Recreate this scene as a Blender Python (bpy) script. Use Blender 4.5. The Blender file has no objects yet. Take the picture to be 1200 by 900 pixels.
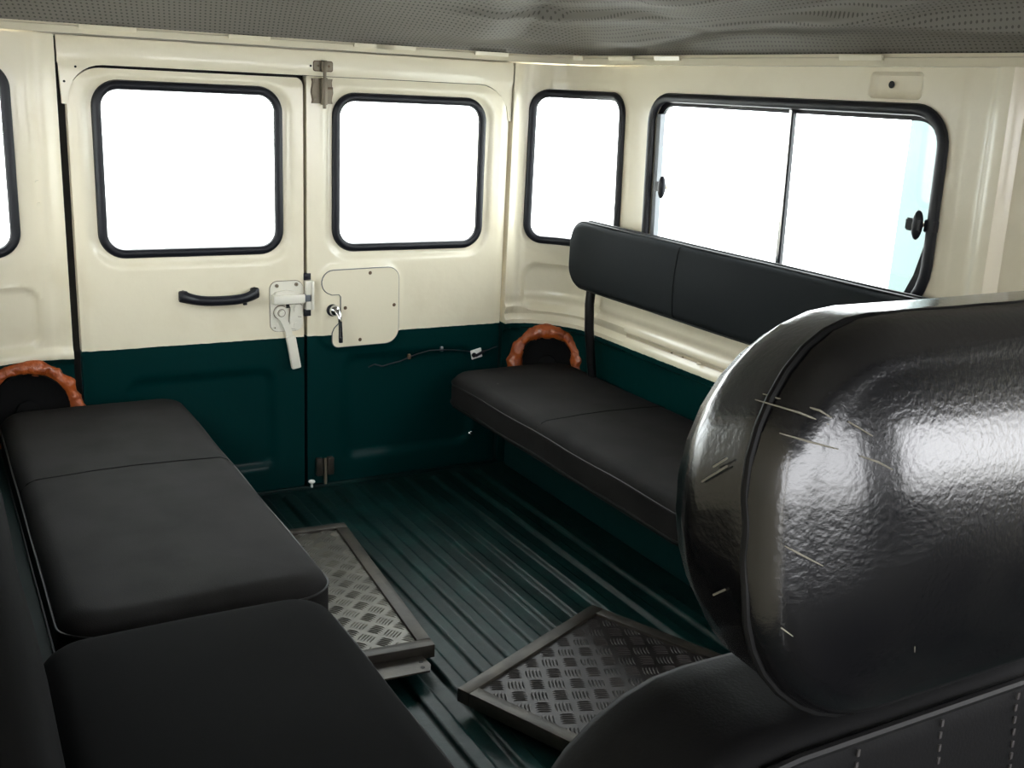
import bpy, bmesh, math, random
from math import sin, cos, pi, radians
from mathutils import Vector, Matrix, noise
from mathutils.geometry import delaunay_2d_cdt
random.seed(7)
SC = bpy.context.scene
COL = SC.collection

# ------------------------------------------------------------------ camera
def cam_axes(yaw, p, r):
    f = Vector((sin(yaw)*cos(p), cos(yaw)*cos(p), -sin(p)))
    ri = Vector((cos(yaw), -sin(yaw), 0)); u = ri.cross(f)
    return f, ri*cos(r)+u*sin(r), u*cos(r)-ri*sin(r)
FPX = 1245.85
cd = bpy.data.cameras.new('camera'); cam = bpy.data.objects.new('camera', cd); COL.objects.link(cam)
f_, r_, u_ = cam_axes(0.5196, 0.2687, 0.0489)
M3 = Matrix((r_, u_, -f_)).transposed()
cam.matrix_world = Matrix.Translation((-0.9701, -2.9252, 1.1919)) @ M3.to_4x4()
cd.sensor_width = 36; cd.lens = FPX/1200*36; cd.clip_start = 0.02
SC.camera = cam
# ------------------------------------------------------------------ light
W = bpy.data.worlds.new('world'); SC.world = W; W.use_nodes = True
nt = W.node_tree; nt.nodes.clear()
wo = nt.nodes.new('ShaderNodeOutputWorld'); bg = nt.nodes.new('ShaderNodeBackground')
wc = nt.nodes.new('ShaderNodeTexCoord'); wx = nt.nodes.new('ShaderNodeSeparateXYZ'); wr = nt.nodes.new('ShaderNodeValToRGB')
nt.links.new(wc.outputs['Generated'], wx.inputs[0]); nt.links.new(wx.outputs['Z'], wr.inputs[0])
wr.color_ramp.elements[0].position = 0.0; wr.color_ramp.elements[0].color = (0.96, 0.97, 1.0, 1)
wr.color_ramp.elements[1].position = 0.9; wr.color_ramp.elements[1].color = (0.97, 0.98, 1.0, 1)
nt.links.new(wr.outputs[0], bg.inputs[0]); bg.inputs[1].default_value = 5.0
nt.links.new(bg.outputs[0], wo.inputs[0])
vs = SC.view_settings
SC.display_settings.display_device = 'sRGB'
vs.view_transform = 'Standard'; vs.look = 'None'; vs.gamma = 1; vs.use_curve_mapping = False
vs.exposure = 1.5

# ------------------------------------------------------------------ materials
def mat(name, col, rough=0.5, metal=0.0, coat=0.0, spec=0.5, bump=None, var=None, sheen=0):
    m = bpy.data.materials.new(name); m.use_nodes = True
    n = m.node_tree.nodes; l = m.node_tree.links; p = n['Principled BSDF']
    p.inputs['Base Color'].default_value = (*col, 1); p.inputs['Roughness'].default_value = rough
    p.inputs['Metallic'].default_value = metal; p.inputs['Coat Weight'].default_value = coat
    p.inputs['Coat Roughness'].default_value = 0.08
    p.inputs['Specular IOR Level'].default_value = spec
    tc = n.new('ShaderNodeTexCoord')
    if var:   # (scale, second colour, low, high)
        t = n.new('ShaderNodeTexNoise'); t.inputs['Scale'].default_value = var[0]; t.inputs['Detail'].default_value = 6
        l.new(tc.outputs['Object'], t.inputs['Vector'])
        r = n.new('ShaderNodeValToRGB'); r.color_ramp.elements[0].position = var[2]; r.color_ramp.elements[1].position = var[3]
        r.color_ramp.elements[0].color = (*col, 1); r.color_ramp.elements[1].color = (*var[1], 1)
        l.new(t.outputs['Fac'], r.inputs[0]); l.new(r.outputs[0], p.inputs['Base Color'])
    if bump:  # (scale, strength, distance)
        t = n.new('ShaderNodeTexNoise'); t.inputs['Scale'].default_value = bump[0]; t.inputs['Detail'].default_value = 4
        l.new(tc.outputs['Object'], t.inputs['Vector'])
        b = n.new('ShaderNodeBump'); b.inputs['Strength'].default_value = bump[1]; b.inputs['Distance'].default_value = bump[2]
        l.new(t.outputs['Fac'], b.inputs['Height']); l.new(b.outputs[0], p.inputs['Normal'])
    return m
CREAM = (0.72, 0.655, 0.50); GREEN = (0.0001, 0.0185, 0.0185)
def two_tone(name, zp, cream=CREAM, dirt=0.0):
    """cream gloss paint above height zp, dark green gloss paint below it"""
    m = bpy.data.materials.new(name); m.use_nodes = True
    n = m.node_tree.nodes; l = m.node_tree.links; p = n['Principled BSDF']
    tc = n.new('ShaderNodeTexCoord'); sx = n.new('ShaderNodeSeparateXYZ'); l.new(tc.outputs['Object'], sx.inputs[0])
    gt = n.new('ShaderNodeMath'); gt.operation = 'GREATER_THAN'; gt.inputs[1].default_value = zp
    nz = n.new('ShaderNodeTexNoise'); nz.inputs['Scale'].default_value = 60; l.new(tc.outputs['Object'], nz.inputs['Vector'])
    ma = n.new('ShaderNodeMath'); ma.operation = 'MULTIPLY_ADD'; ma.inputs[1].default_value = 0.003
    l.new(nz.outputs['Fac'], ma.inputs[0]); l.new(sx.outputs['Z'], ma.inputs[2]); l.new(ma.outputs[0], gt.inputs[0])
    n2 = n.new('ShaderNodeTexNoise'); n2.inputs['Scale'].default_value = 7; n2.inputs['Detail'].default_value = 8
    l.new(tc.outputs['Object'], n2.inputs['Vector'])
    r2 = n.new('ShaderNodeValToRGB'); r2.color_ramp.elements[0].position = .5; r2.color_ramp.elements[1].position = .78
    r2.color_ramp.elements[0].color = (*cream, 1); r2.color_ramp.elements[1].color = (cream[0]*.92, cream[1]*.90, cream[2]*.86, 1)
    l.new(n2.outputs['Fac'], r2.inputs[0])
    mx = n.new('ShaderNodeMix'); mx.data_type = 'RGBA'; l.new(gt.outputs[0], mx.inputs['Factor'])
    mx.inputs[6].default_value = (*GREEN, 1); l.new(r2.outputs[0], mx.inputs[7])
    out = mx.outputs[2]
    if dirt:   # brown sealant smears in the groove between the ledges
        d1 = n.new('ShaderNodeMath'); d1.operation = 'SUBTRACT'; d1.inputs[1].default_value = dirt; l.new(sx.outputs['Z'], d1.inputs[0])
        d2 = n.new('ShaderNodeMath'); d2.operation = 'ABSOLUTE'; l.new(d1.outputs[0], d2.inputs[0])
        d3 = n.new('ShaderNodeMath'); d3.operation = 'LESS_THAN'; d3.inputs[1].default_value = .006; l.new(d2.outputs[0], d3.inputs[0])
        m2 = n.new('ShaderNodeMix'); m2.data_type = 'RGBA'; m2.inputs[7].default_value = (.36, .28, .19, 1)
        d4 = n.new('ShaderNodeMath'); d4.operation = 'MULTIPLY'; l.new(d3.outputs[0], d4.inputs[0]); l.new(n2.outputs['Fac'], d4.inputs[1])
        l.new(d4.outputs[0], m2.inputs['Factor']); l.new(out, m2.inputs[6]); out = m2.outputs[2]
    l.new(out, p.inputs['Base Color'])
    p.inputs['Roughness'].default_value = .33; p.inputs['Specular IOR Level'].default_value = .4
    cw = n.new('ShaderNodeMath'); cw.operation = 'MULTIPLY_ADD'; cw.inputs[1].default_value = .38; cw.inputs[2].default_value = .02
    l.new(gt.outputs[0], cw.inputs[0]); l.new(cw.outputs[0], p.inputs['Coat Weight'])
    sw = n.new('ShaderNodeMath'); sw.operation = 'MULTIPLY_ADD'; sw.inputs[1].default_value = .36; sw.inputs[2].default_value = .10
    l.new(gt.outputs[0], sw.inputs[0]); l.new(sw.outputs[0], p.inputs['Specular IOR Level']); p.inputs['Coat Roughness'].default_value = .12
    n3 = n.new('ShaderNodeTexNoise'); n3.inputs['Scale'].default_value = 22; n3.inputs['Detail'].default_value = 3
    l.new(tc.outputs['Object'], n3.inputs['Vector'])
    b = n.new('ShaderNodeBump'); b.inputs['Strength'].default_value = .12; b.inputs['Distance'].default_value = .01
    l.new(n3.outputs['Fac'], b.inputs['Height']); l.new(b.outputs[0], p.inputs['Normal'])
    return m
m_door = two_tone('door_paint', .4756)
m_corner = two_tone('corner_paint', .462)
m_cornr = two_tone('right_corner_paint', .4756)
m_side = two_tone('side_paint', .4756, dirt=.506)
m_cream = mat('cream_paint', CREAM, .3, coat=.4, bump=(30, .08, .01))
m_lock = mat('lock_cream_paint', (.66, .63, .54), .4, coat=.2, bump=(60, .15, .004))
m_rubber = mat('black_rubber', (.006, .0065, .010), .40, spec=.3)
m_black = mat('matt_black', (.004, .004, .004), .8)
m_chrome = mat('chrome', (.75, .76, .78), .12, metal=1)
m_zinc = mat('zinc_plate', (.20, .17, .125), .5, metal=.6, bump=(80, .2, .004))
m_rust = mat('rusty_screw', (.11, .07, .04), .6, metal=.3)
m_vinyl = mat('dark_grey_vinyl', (.0125, .0118, .0116), .78, spec=.08, bump=(420, .25, .0012), var=(9, (.0072, .0068, .0066), .4, .7))
m_vinyl2 = mat('slate_vinyl', (.0095, .0120, .0135), .72, spec=.10, bump=(420, .2, .001))
m_seatb = mat('black_seat_vinyl', (.004, .004, .0042), .66, spec=.10, bump=(380, .25, .001))
m_padb = mat('shaded_black_vinyl', (.0040, .0040, .0042), .85, spec=.04, bump=(380, .15, .001))  # bench vinyl again, colour darkened for the weaker light near the camera
m_seam = mat('seam_black', (.003, .003, .003), .6, spec=.15)
m_pipe = mat('vinyl_piping', (.007, .007, .007), .5, spec=.2)
m_post = mat('black_enamel', (.003, .003, .0035), .35, spec=.25, coat=.05)
m_frame = mat('worn_black_steel', (.026, .023, .019), .45, metal=.4, spec=.3, bump=(60, .2, .003), var=(14, (.055, .048, .038), .45, .75))
m_tread = mat('dull_aluminium_tread', (.085, .080, .068), .4, metal=.75, var=(20, (.055, .052, .045), .4, .7), bump=(200, .15, .001))
m_treadd = mat('dark_tread', (.024, .021, .020), .38, metal=.6, spec=.3, var=(20, (.016, .0145, .014), .4, .7), bump=(200, .15, .001))
m_foam = mat('orange_foam', (.36, .072, .010), .38, coat=.25, bump=(90, .7, .006), var=(30, (.22, .038, .005), .45, .72))
m_cone = mat('speaker_black', (.002, .002, .0022), .9, spec=.2)
m_white = mat('white_tag', (.7, .7, .68), .6)
m_stitch = mat('grey_thread', (.03, .027, .026), .7)
m_fuzz = mat('worn_grey_fibres', (.28, .28, .28), .9)
m_grey = mat('grey_channel', (.13, .14, .15), .5, metal=.3)
m_alu = mat('satin_aluminium', (.55, .55, .55), .25, metal=1)
m_mark = mat('dark_stain', (.008, .008, .009), .4)
m_scuff = mat('cracked_leather_core', (.14, .13, .10), .7)

# floor paint: dark green with dust on it
m_floor = mat('floor_green_paint', (.0003, .0085, .0082), .42, spec=.16, bump=(45, .2, .005), var=(11, (.0034, .023, .0205), .45, .80))
# glossy black leather of the headrest
m_leather = mat('glossy_black_leather', (.0035, .0035, .004), .22, spec=.45, coat=.25, bump=(240, .3, .001), var=(14, (.006, .006, .006), .4, .7))

def glass(name):
    m = bpy.data.materials.new(name); m.use_nodes = True
    n = m.node_tree.nodes; l = m.node_tree.links; n.clear()
    o = n.new('ShaderNodeOutputMaterial'); mx = n.new('ShaderNodeMixShader'); t = n.new('ShaderNodeBsdfTransparent')
    g = n.new('ShaderNodeBsdfGlossy'); lw = n.new('ShaderNodeLayerWeight'); pw = n.new('ShaderNodeMath'); pw.operation = 'POWER'; pw.inputs[1].default_value = 4.5
    fr = n.new('ShaderNodeMath'); fr.operation = 'MULTIPLY_ADD'; fr.inputs[1].default_value = .8; fr.inputs[2].default_value = .035
    l.new(lw.outputs['Facing'], pw.inputs[0]); l.new(pw.outputs[0], fr.inputs[0])
    t.inputs[0].default_value = (.93, .96, .95, 1); g.inputs['Roughness'].default_value = .02
    l.new(fr.outputs[0], mx.inputs[0]); l.new(t.outputs[0], mx.inputs[1]); l.new(g.outputs[0], mx.inputs[2]); l.new(mx.outputs[0], o.inputs[0])
    return m
m_glass = glass('window_glass')

def headliner_mat():
    m = mat('perforated_grey_headliner', (.165, .152, .128), .6)
    n = m.node_tree.nodes; l = m.node_tree.links; p = n['Principled BSDF']
    tc = [x for x in n if x.type == 'TEX_COORD'][0]
    uv = tc.outputs['UV']
    sc = n.new('ShaderNodeVectorMath'); sc.operation = 'SCALE'; sc.inputs['Scale'].default_value = 1/.0125; l.new(uv, sc.inputs[0])
    fr = n.new('ShaderNodeVectorMath'); fr.operation = 'FRACTION'; l.new(sc.outputs[0], fr.inputs[0])
    sb = n.new('ShaderNodeVectorMath'); sb.operation = 'SUBTRACT'; sb.inputs[1].default_value = (.5, .5, 0); l.new(fr.outputs[0], sb.inputs[0])
    le = n.new('ShaderNodeVectorMath'); le.operation = 'LENGTH'; l.new(sb.outputs[0], le.inputs[0])
    lt = n.new('ShaderNodeMath'); lt.operation = 'LESS_THAN'; lt.inputs[1].default_value = .215; l.new(le.outputs['Value'], lt.inputs[0])
    mx = n.new('ShaderNodeMix'); mx.data_type = 'RGBA'; l.new(lt.outputs[0], mx.inputs['Factor'])
    mx.inputs[6].default_value = (.165, .152, .128, 1); mx.inputs[7].default_value = (.060, .054, .042, 1)
    l.new(mx.outputs[2], p.inputs['Base Color'])
    return m
m_head = headliner_mat()

# ------------------------------------------------------------------ object helpers
def finish(ob, parent):
    COL.objects.link(ob)
    if parent: ob.parent = parent
    return ob
def obj(name, bm, m, parent=None, smooth=35, at=None, recalc=True):
    me = bpy.data.meshes.new(name)
    if recalc: bmesh.ops.recalc_face_normals(bm, faces=bm.faces)
    bm.to_mesh(me); bm.free(); me.materials.append(m)
    for p in me.polygons: p.use_smooth = True
    me.set_sharp_from_angle(angle=radians(smooth))
    o = bpy.data.objects.new(name, me)
    if at is not None: o.matrix_local = at
    return finish(o, parent)
def tag(o, label, cat, group=None):
    o['label'] = label; o['category'] = cat
    if group: o['group'] = group
    return o
def thing(name, label, cat, mtx=None, group=None):
    o = bpy.data.objects.new(name, None); o.empty_display_size = .05; COL.objects.link(o)
    if mtx is not None: o.matrix_world = mtx
    return tag(o, label, cat, group)
def struct(o, label=None):
    o['kind'] = 'structure'
    if label: o['label'] = label
    return o
def box(bm, x0, x1, y0, y1, z0, z1, bev=0, mtx=None):
    vs_ = [bm.verts.new((x, y, z)) for x in (x0, x1) for y in (y0, y1) for z in (z0, z1)]
    q = [(0,1,3,2),(4,6,7,5),(0,4,5,1),(2,3,7,6),(0,2,6,4),(1,5,7,3)]
    fs = [bm.faces.new([vs_[i] for i in f]) for f in q]
    es = list({e for f in fs for e in f.edges})
    if mtx is not None: bmesh.ops.transform(bm, matrix=mtx, verts=vs_)
    if bev: bmesh.ops.bevel(bm, geom=es, offset=bev, segments=2, affect='EDGES', profile=.5)
def cyl(bm, c, axis, r, h, n=16, r2=None):
    """cylinder from c along axis (unit) by h"""
    axis = Vector(axis).normalized(); q = axis.to_track_quat('Z', 'Y').to_matrix().to_4x4()
    bmesh.ops.create_cone(bm, cap_ends=True, segments=n, radius1=r, radius2=r if r2 is None else r2, depth=h,
                          matrix=Matrix.Translation(Vector(c)+axis*h/2) @ q)
def sweep(bm, pts, nrm, prof, closed=False, cap=True, scale=None):
    """sweep a 2D profile [(u,v)] along pts; v along nrm, u along tangent x nrm"""
    pts = [Vector(p) for p in pts]; N = len(pts); rings = []
    for i in range(N):
        a = pts[(i-1) % N] if (closed or i) else pts[i]; b = pts[(i+1) % N] if (closed or i < N-1) else pts[i]
        t = (b-a).normalized(); n = Vector(nrm[i]) if isinstance(nrm, list) else Vector(nrm)
        n = (n-t*n.dot(t)).normalized(); u = t.cross(n)
        s = scale[i] if scale else 1
        rings.append([bm.verts.new(pts[i]+u*pu*s+n*pv*s) for pu, pv in prof])
    K = len(prof)
    for i in range(N if closed else N-1):
        A, B = rings[i], rings[(i+1) % N]
        for k in range(K): bm.faces.new((A[k], A[(k+1) % K], B[(k+1) % K], B[k]))
    if cap and not closed: bm.faces.new(rings[0][::-1]); bm.faces.new(rings[-1])
def circ(r, n=8, ry=None):
    return [(r*cos(2*pi*k/n), (ry or r)*sin(2*pi*k/n)) for k in range(n)]
def tube(bm, pts, r, n=8, closed=False, nrm=(0.13, .21, .97), scale=None):
    sweep(bm, pts, nrm, circ(r, n), closed, True, scale)
def rrect(x0, x1, z0, z1, r, n=8):
    if not isinstance(r, (list, tuple)): r = [r]*4     # bl, br, tr, tl
    out = []
    for (cx, cz, a0, rr) in ((x0+r[0], z0+r[0], pi, r[0]), (x1-r[1], z0+r[1], 1.5*pi, r[1]), (x1-r[2], z1-r[2], 0, r[2]), (x0+r[3], z1-r[3], .5*pi, r[3])):
        for k in range(n+1):
            a = a0+pi/2*k/n; out.append((cx+rr*cos(a), cz+rr*sin(a)))
            if rr == 0: break
    # subdivide the long sides
    res = []
    for i, p in enumerate(out):
        q = out[(i+1) % len(out)]; d = math.dist(p, q); k = max(1, int(d/.05))
        for j in range(k): res.append((p[0]+(q[0]-p[0])*j/k, p[1]+(q[1]-p[1])*j/k))
    return res
def inside(p, poly):
    x, y = p; c = False; j = len(poly)-1
    for i in range(len(poly)):
        if (poly[i][1] > y) != (poly[j][1] > y) and x < (poly[j][0]-poly[i][0])*(y-poly[i][1])/(poly[j][1]-poly[i][1])+poly[i][0]: c = not c
        j = i
    return c
def sheet(bm, outer, holes, fmap, step=.01, thick=.02, loops=()):
    """curved sheet with holes: fmap(s, z, off) -> point, off 0 = face towards the cabin"""
    def dense(poly):
        res = []
        for i, p in enumerate(poly):
            q = poly[(i+1) % len(poly)]; k = max(1, int(math.dist(p, q)/step))
            res += [(p[0]+(q[0]-p[0])*j/k, p[1]+(q[1]-p[1])*j/k) for j in range(k)]
        return res
    outer = dense(outer); holes = [dense(h) for h in holes]
    V = []; E = []
    def add(poly):
        b = len(V); V.extend(Vector(p) for p in poly); E.extend((b+i, b+(i+1) % len(poly)) for i in range(len(poly)))
    add(outer)
    for h in holes: add(h)
    for h in loops: add(h)
    x0, x1 = min(p[0] for p in outer), max(p[0] for p in outer); z0, z1 = min(p[1] for p in outer), max(p[1] for p in outer)
    nx = max(1, int((x1-x0)/step)); nz = max(1, int((z1-z0)/step))
    bnd = [p for h in [outer, *holes, *loops] for p in h]
    cell = {}
    for p in bnd: cell.setdefault((int(p[0]/step), int(p[1]/step)), []).append(p)
    for i in range(1, nx):
        for k in range(1, nz):
            p = (x0+(x1-x0)*i/nx, z0+(z1-z0)*k/nz)
            if not inside(p, outer) or any(inside(p, h) for h in holes): continue
            ci, ck = int(p[0]/step), int(p[1]/step)
            if any(math.dist(p, q) < step*.45 for a in (-1, 0, 1) for b in (-1, 0, 1) for q in cell.get((ci+a, ck+b), ())): continue
            V.append(Vector(p))
    ov, oe, of, _, _, _ = delaunay_2d_cdt(V, E, [], 0, 1e-6)
    keep = []
    for f in of:
        c = (sum(ov[i][0] for i in f)/len(f), sum(ov[i][1] for i in f)/len(f))
        if inside(c, outer) and not any(inside(c, h) for h in holes): keep.append(f)
    used = sorted({i for f in keep for i in f})
    fr = {i: bm.verts.new(fmap(ov[i][0], ov[i][1], 0)) for i in used}
    for f in keep: bm.faces.new([fr[i] for i in f])
    if thick:
        bk = {i: bm.verts.new(fmap(ov[i][0], ov[i][1], -thick)) for i in used}
        cnt = {}
        for f in keep:
            bm.faces.new([bk[i] for i in reversed(f)])
            for a, b in zip(f, list(f[1:])+[f[0]]): cnt[(a, b)] = 1
        for (a, b) in cnt:
            if (b, a) not in cnt: bm.faces.new((fr[b], fr[a], bk[a], bk[b]))
def sstep(a, b, x):
    t = min(1, max(0, (x-a)/(b-a))); return t*t*(3-2*t)
def rr_sd(x, z, x0, x1, z0, z1, r):
    qx = abs(x-(x0+x1)/2)-(x1-x0)/2+r; qz = abs(z-(z0+z1)/2)-(z1-z0)/2+r
    return min(max(qx, qz), 0)+math.hypot(max(qx, 0), max(qz, 0))-r
def press(x, z, rect, r, depth, w=.012):
    """pressed panel: depth inside the rounded rectangle, 0 outside"""
    return depth*(1-sstep(-w, 0, rr_sd(x, z, *rect, r)))
def rib(x, z, rect, r, h, w=.009):
    d = abs(rr_sd(x, z, *rect, r)); return h*(1-sstep(0, w, d))

# ------------------------------------------------------------------ body mapping
RX0, RR, RW = .64, .22, .86         # right side: flat rear up to RX0, corner radius RR, side wall at x = RW
LX0, LR, LW = .70, .30, 1.00
def body(s, z, off, x0, r, sgn, disp=None):
    L = r*pi/2
    if s < x0: p = (s, 0); n = (0, -1)
    elif s < x0+L: a = (s-x0)/r; p = (x0+r*sin(a), -r+r*cos(a)); n = (-sin(a), -cos(a))
    else: p = (x0+r, -r-(s-x0-L)); n = (-1, 0)
    o = off
    if off > -.001 and disp: o += disp(s, z)
    o += .026*max(0, z-.4756)*-n[0]
    return Vector((sgn*(p[0]+n[0]*o), p[1]+n[1]*o, z))
def s_of_y(y, right=True):
    return (RX0+RR*pi/2-RR-y) if right else (LX0+LR*pi/2-LR-y)
def ledges(z):
    o = .0
    o += .013*sstep(.452, .458, z)*(1-sstep(.490, .498, z))
    o += .010*sstep(.510, .516, z)*(1-sstep(.532, .540, z))
    o += .004*sstep(.553, .560, z)*(1-sstep(.566, .575, z))
    return o

# ================================================================== GROUND OUTSIDE
bm = bmesh.new(); box(bm, -30, 30, -30, 30, -.62, -.6)
gnd = obj('ground', bm, mat('pale_concrete', (.62, .62, .60), .8, var=(1.5, (.5, .5, .49), .4, .7))); struct(gnd, 'pale concrete ground outside the vehicle')
bm = bmesh.new()
for k in range(6): box(bm, 5.2, 5.5, 2.42-.55*(k+1)+.006, 2.42-.55*k, -.6, 2.6, .008)
bld = tag(obj('outside_wall', bm, mat('pale_cyan_paint', (.070, .100, .098), .7, var=(3, (.060, .090, .088), .4, .7))), 'pale cyan wall outside, seen through the front edge of the side window', 'wall')
bld['kind'] = 'structure'
bm = bmesh.new(); box(bm, -2.6, -2.3, -1.15, 3.5, -.6, 3.6)  # added unseen wall, cuts the sky on the left and bounces some light
b2 = tag(obj('outside_wall', bm, mat('grey_render', (.58, .56, .53), .85, var=(2, (.50, .48, .45), .4, .7))), 'grey rendered wall added close beside the vehicle, out of view, to temper daylight from the left', 'wall'); b2['kind'] = 'structure'

# ================================================================== BODY SHELL
# floor: pressed steel with ribs running front to back
bm = bmesh.new()
xs = []; x = -1.02
PITCH = .080
def floor_z(x):
    if not -.60 < x < .63: return 0
    t = ((x-.147) / PITCH) % 1
    return .011*(sstep(.0, .12, t)*(1-sstep(.46, .58, t)))
while x <= .90: xs.append(x); x += PITCH/20
ys = [.06, .0, -.05, -.065] + [-.065-.25*k for k in range(1, 14)]
g = []
for y in ys:
    k = sstep(-.05, -.065, y) if y < 0 else 0
    k = 0 if y > -.055 else 1
    g.append([bm.verts.new((x, y, floor_z(x)*k)) for x in xs])
for i in range(len(ys)-1):
    for j in range(len(xs)-1): bm.faces.new((g[i][j], g[i][j+1], g[i+1][j+1], g[i+1][j]))
box(bm, -1.02, .9, -3.3, .06, -.03, -.012)
floor = obj('floor', bm, m_floor, smooth=50); struct(floor, 'dark green ribbed steel load floor')

# wheel boxes along both sides, under the seats
for nm, xa, xb in (('trim_1', .665, .86), ('trim_2', -1.0, -.66)):
    bm = bmesh.new(); box(bm, xa, xb, -2.3, -.03, 0, .2445, .012)
    struct(obj(nm, bm, mat('wheel_box_green', GREEN, .6, spec=.15)), 'long dark green wheel box under the bench')

# rear corners with their curved windows
def corner(right):
    x0, r, sg = (RX0, RR, 1) if right else (LX0, LR, -1)
    sa = .656 if right else .632
    sb = s_of_y(-.40, right)
    if right: win = (.722, 1.090, .744, 1.190); rec = (.712, 1.02, .515, .668)
    else: win = (.750, 1.09, .744, 1.190); rec = (.700, 1.02, .485, .655)
    def disp(s, z):
        o = ledges(z) if right else .012*sstep(.448, .458, z)*(1-sstep(.475, .490, z))
        o -= press(s, z, rec, .045, .010, .014)
        o += (.010 if right else .007)*(1-sstep(sa+.002, sa+.035, s))            # door post edge stands proud
        o += .004*(1-sstep(.0, .010, abs(s-(sa+.048))))
        o += rib(s, z, (win[0]-.03, win[1]+.03, win[2]-.03, win[3]+.03), .08, .0015)
        if z < .452: o = .006*(1-sstep(sa+.002, sa+.03, s))
        return o
    F = lambda s, z, off: body(s, z, off, x0, r, sg, disp)
    F0 = lambda s, z, off: body(s, z, off, x0, r, sg)
    bm = bmesh.new()
    hole = rrect(*win, .05)
    sheet(bm, [(sa, .0), (sb, .0), (sb, 1.273), (sa, 1.273)], [hole], F, .0085, .022,
          loops=[rrect(*rec, .045)])
    w = obj('wall_rear_right' if right else 'wall_rear_left', bm, m_cornr if right else m_corner, smooth=40)
    struct(w, 'cream and green curved rear corner panel, %s of the doors' % ('right' if right else 'left'))
    win_parts('window_2' if right else 'window_1', win, F0, 'curved rear corner window %s of the rear doors' % ('right' if right else 'left'))
    return w
def win_parts(name, win, F0, label, root=None, seal=(.0125, .009), r=.05, pane_off=-.012):
    lp = rrect(*win, r, 10)
    pts = [F0(s, z, .004) for s, z in lp]
    nr = [(F0(s, z, .02)-F0(s, z, 0)).normalized() for s, z in lp]
    bm = bmesh.new(); sweep(bm, pts, nr, circ(seal[0], 10, seal[1]), True)
    sl = obj('rubber_seal' if root else name, bm, m_rubber, root)
    if not root: struct(sl, label+' in a black rubber seal')
    bm = bmesh.new(); sheet(bm, rrect(*win, r, 10), [], lambda s, z, off: F0(s, z, off+pane_off), .04, .004)
    obj('glass_pane', bm, m_glass, root or sl)
    return sl
wc_r = corner(True); wc_l = corner(False)
for zz in (.917, .862):      # two paint-covered studs on the left corner ridge
    bm = bmesh.new(); cyl(bm, (-.690, -.002, zz), (0, -1, 0), .0045, .006, 10); obj('stud', bm, m_cream, wc_l)

# side walls
SW = (s_of_y(-1.446), s_of_y(-.468), .756, 1.194)       # sliding window opening, s grows towards the front
SWs = (s_of_y(-.468), s_of_y(-1.446), .756, 1.194)
PY = -1.53
def side_disp(s, z):
    y = -(s-RX0-RR*pi/2+RR)
    o = ledges(z)
    o += press(y, z, (-1.375, -1.235, 1.213, 1.268), .012, -.009, .007)
    d = abs(y+1.487); o -= .004*(1-sstep(0, .004, d))                   # panel joint
    if y < -1.52: o += .022*sstep(-1.535, -1.575, y)*(1-sstep(-1.60, -1.612, y))*1.0
    if y < -1.64: o += .012*sstep(-1.66, -1.70, y)
    if z < .452: o = 0.0
    return o
FR = lambda s, z, off: body(s, z, off, RX0, RR, 1, side_disp)
FR0 = lambda s, z, off: body(s, z, off, RX0, RR, 1)
bm = bmesh.new()
sA, sB, sC = s_of_y(-.40), s_of_y(-1.75), s_of_y(-3.3)
hole_side = rrect(*SWs, [.07, .13, .075, .07])
sheet(bm, [(sA, 0), (sB, 0), (sB, 1.277), (sA, 1.277)], [hole_side], FR, .0085, .022, loops=[rrect(s_of_y(-1.235), s_of_y(-1.375), 1.213, 1.268, .012)])
sheet(bm, [(sB, 0), (sC, 0), (sC, 1.277), (sB, 1.277)], [rrect(s_of_y(-2.0), s_of_y(-2.85), .76, 1.19, .06)], FR0, .06, .022)
wr = obj('wall_right', bm, m_side, smooth=40); struct(wr, 'cream over dark green right side wall with moulded ledge')
bm = bmesh.new(); cyl(bm, FR0(s_of_y(-1.29), 1.242, -.004), (-1, 0, 0), .0075, .0012, 20); obj('hole', bm, m_black, wr)
for yy, zz in ((-.70, .505), (-.58, .507), (-.63, .507)):
    bm = bmesh.new(); bmesh.ops.create_icosphere(bm, subdivisions=2, radius=.006 if yy == -.70 else .003, matrix=Matrix.Translation((.852, yy-.05, zz)) @ Matrix.Diagonal((1, 1.5, .6, 1)))
    obj('sealant_blob', bm, m_rust if yy != -.70 else m_cream, wr)
# sliding window in the right wall
def oval(): pass
lp = hole_side
nr = [(-1, 0, 0)]*len(lp)
bm = bmesh.new(); sweep(bm, [FR0(s, z, .004) for s, z in lp], nr, circ(.0125, 10, .010), True)
w3 = obj('window_3', bm, m_rubber); struct(w3, 'long two-pane sliding side window in a black rubber seal')
def rect_on(bm, ya, yb, za, zb, oa, ob_, F=FR0):   # a bar on the wall, offsets oa..ob_ inwards
    P = [F(s_of_y(y), z, o) for y in (ya, yb) for z in (za, zb) for o in (oa, ob_)]
    v = [bm.verts.new(p) for p in P]
    for f in ((0,1,3,2),(4,6,7,5),(0,4,5,1),(2,3,7,6),(0,2,6,4),(1,5,7,3)): bm.faces.new([v[i] for i in f])
inn = rrect(SWs[0]+.012, SWs[1]-.012, SWs[2]+.012, SWs[3]-.012, [.06, .12, .065, .06], 8)
bm = bmesh.new(); sweep(bm, [FR0(s, z, -.014) for s, z in inn], nr[:1]*len(inn), [(-.010, -.006), (.010, -.006), (.010, .004), (.004, .004), (.004, 0), (-.004, 0), (-.004, .004), (-.010, .004)], True)
obj('sliding_channel', bm, m_rubber, w3)
bm = bmesh.new(); rect_on(bm, -.485, -.503, .80, 1.15, -.016, .000); obj('pane_frame', bm, m_grey, w3)
bm = bmesh.new(); rect_on(bm, -.997, -1.006, .772, 1.180, -.014, -.001); dv = obj('divider', bm, m_alu, w3)
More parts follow.
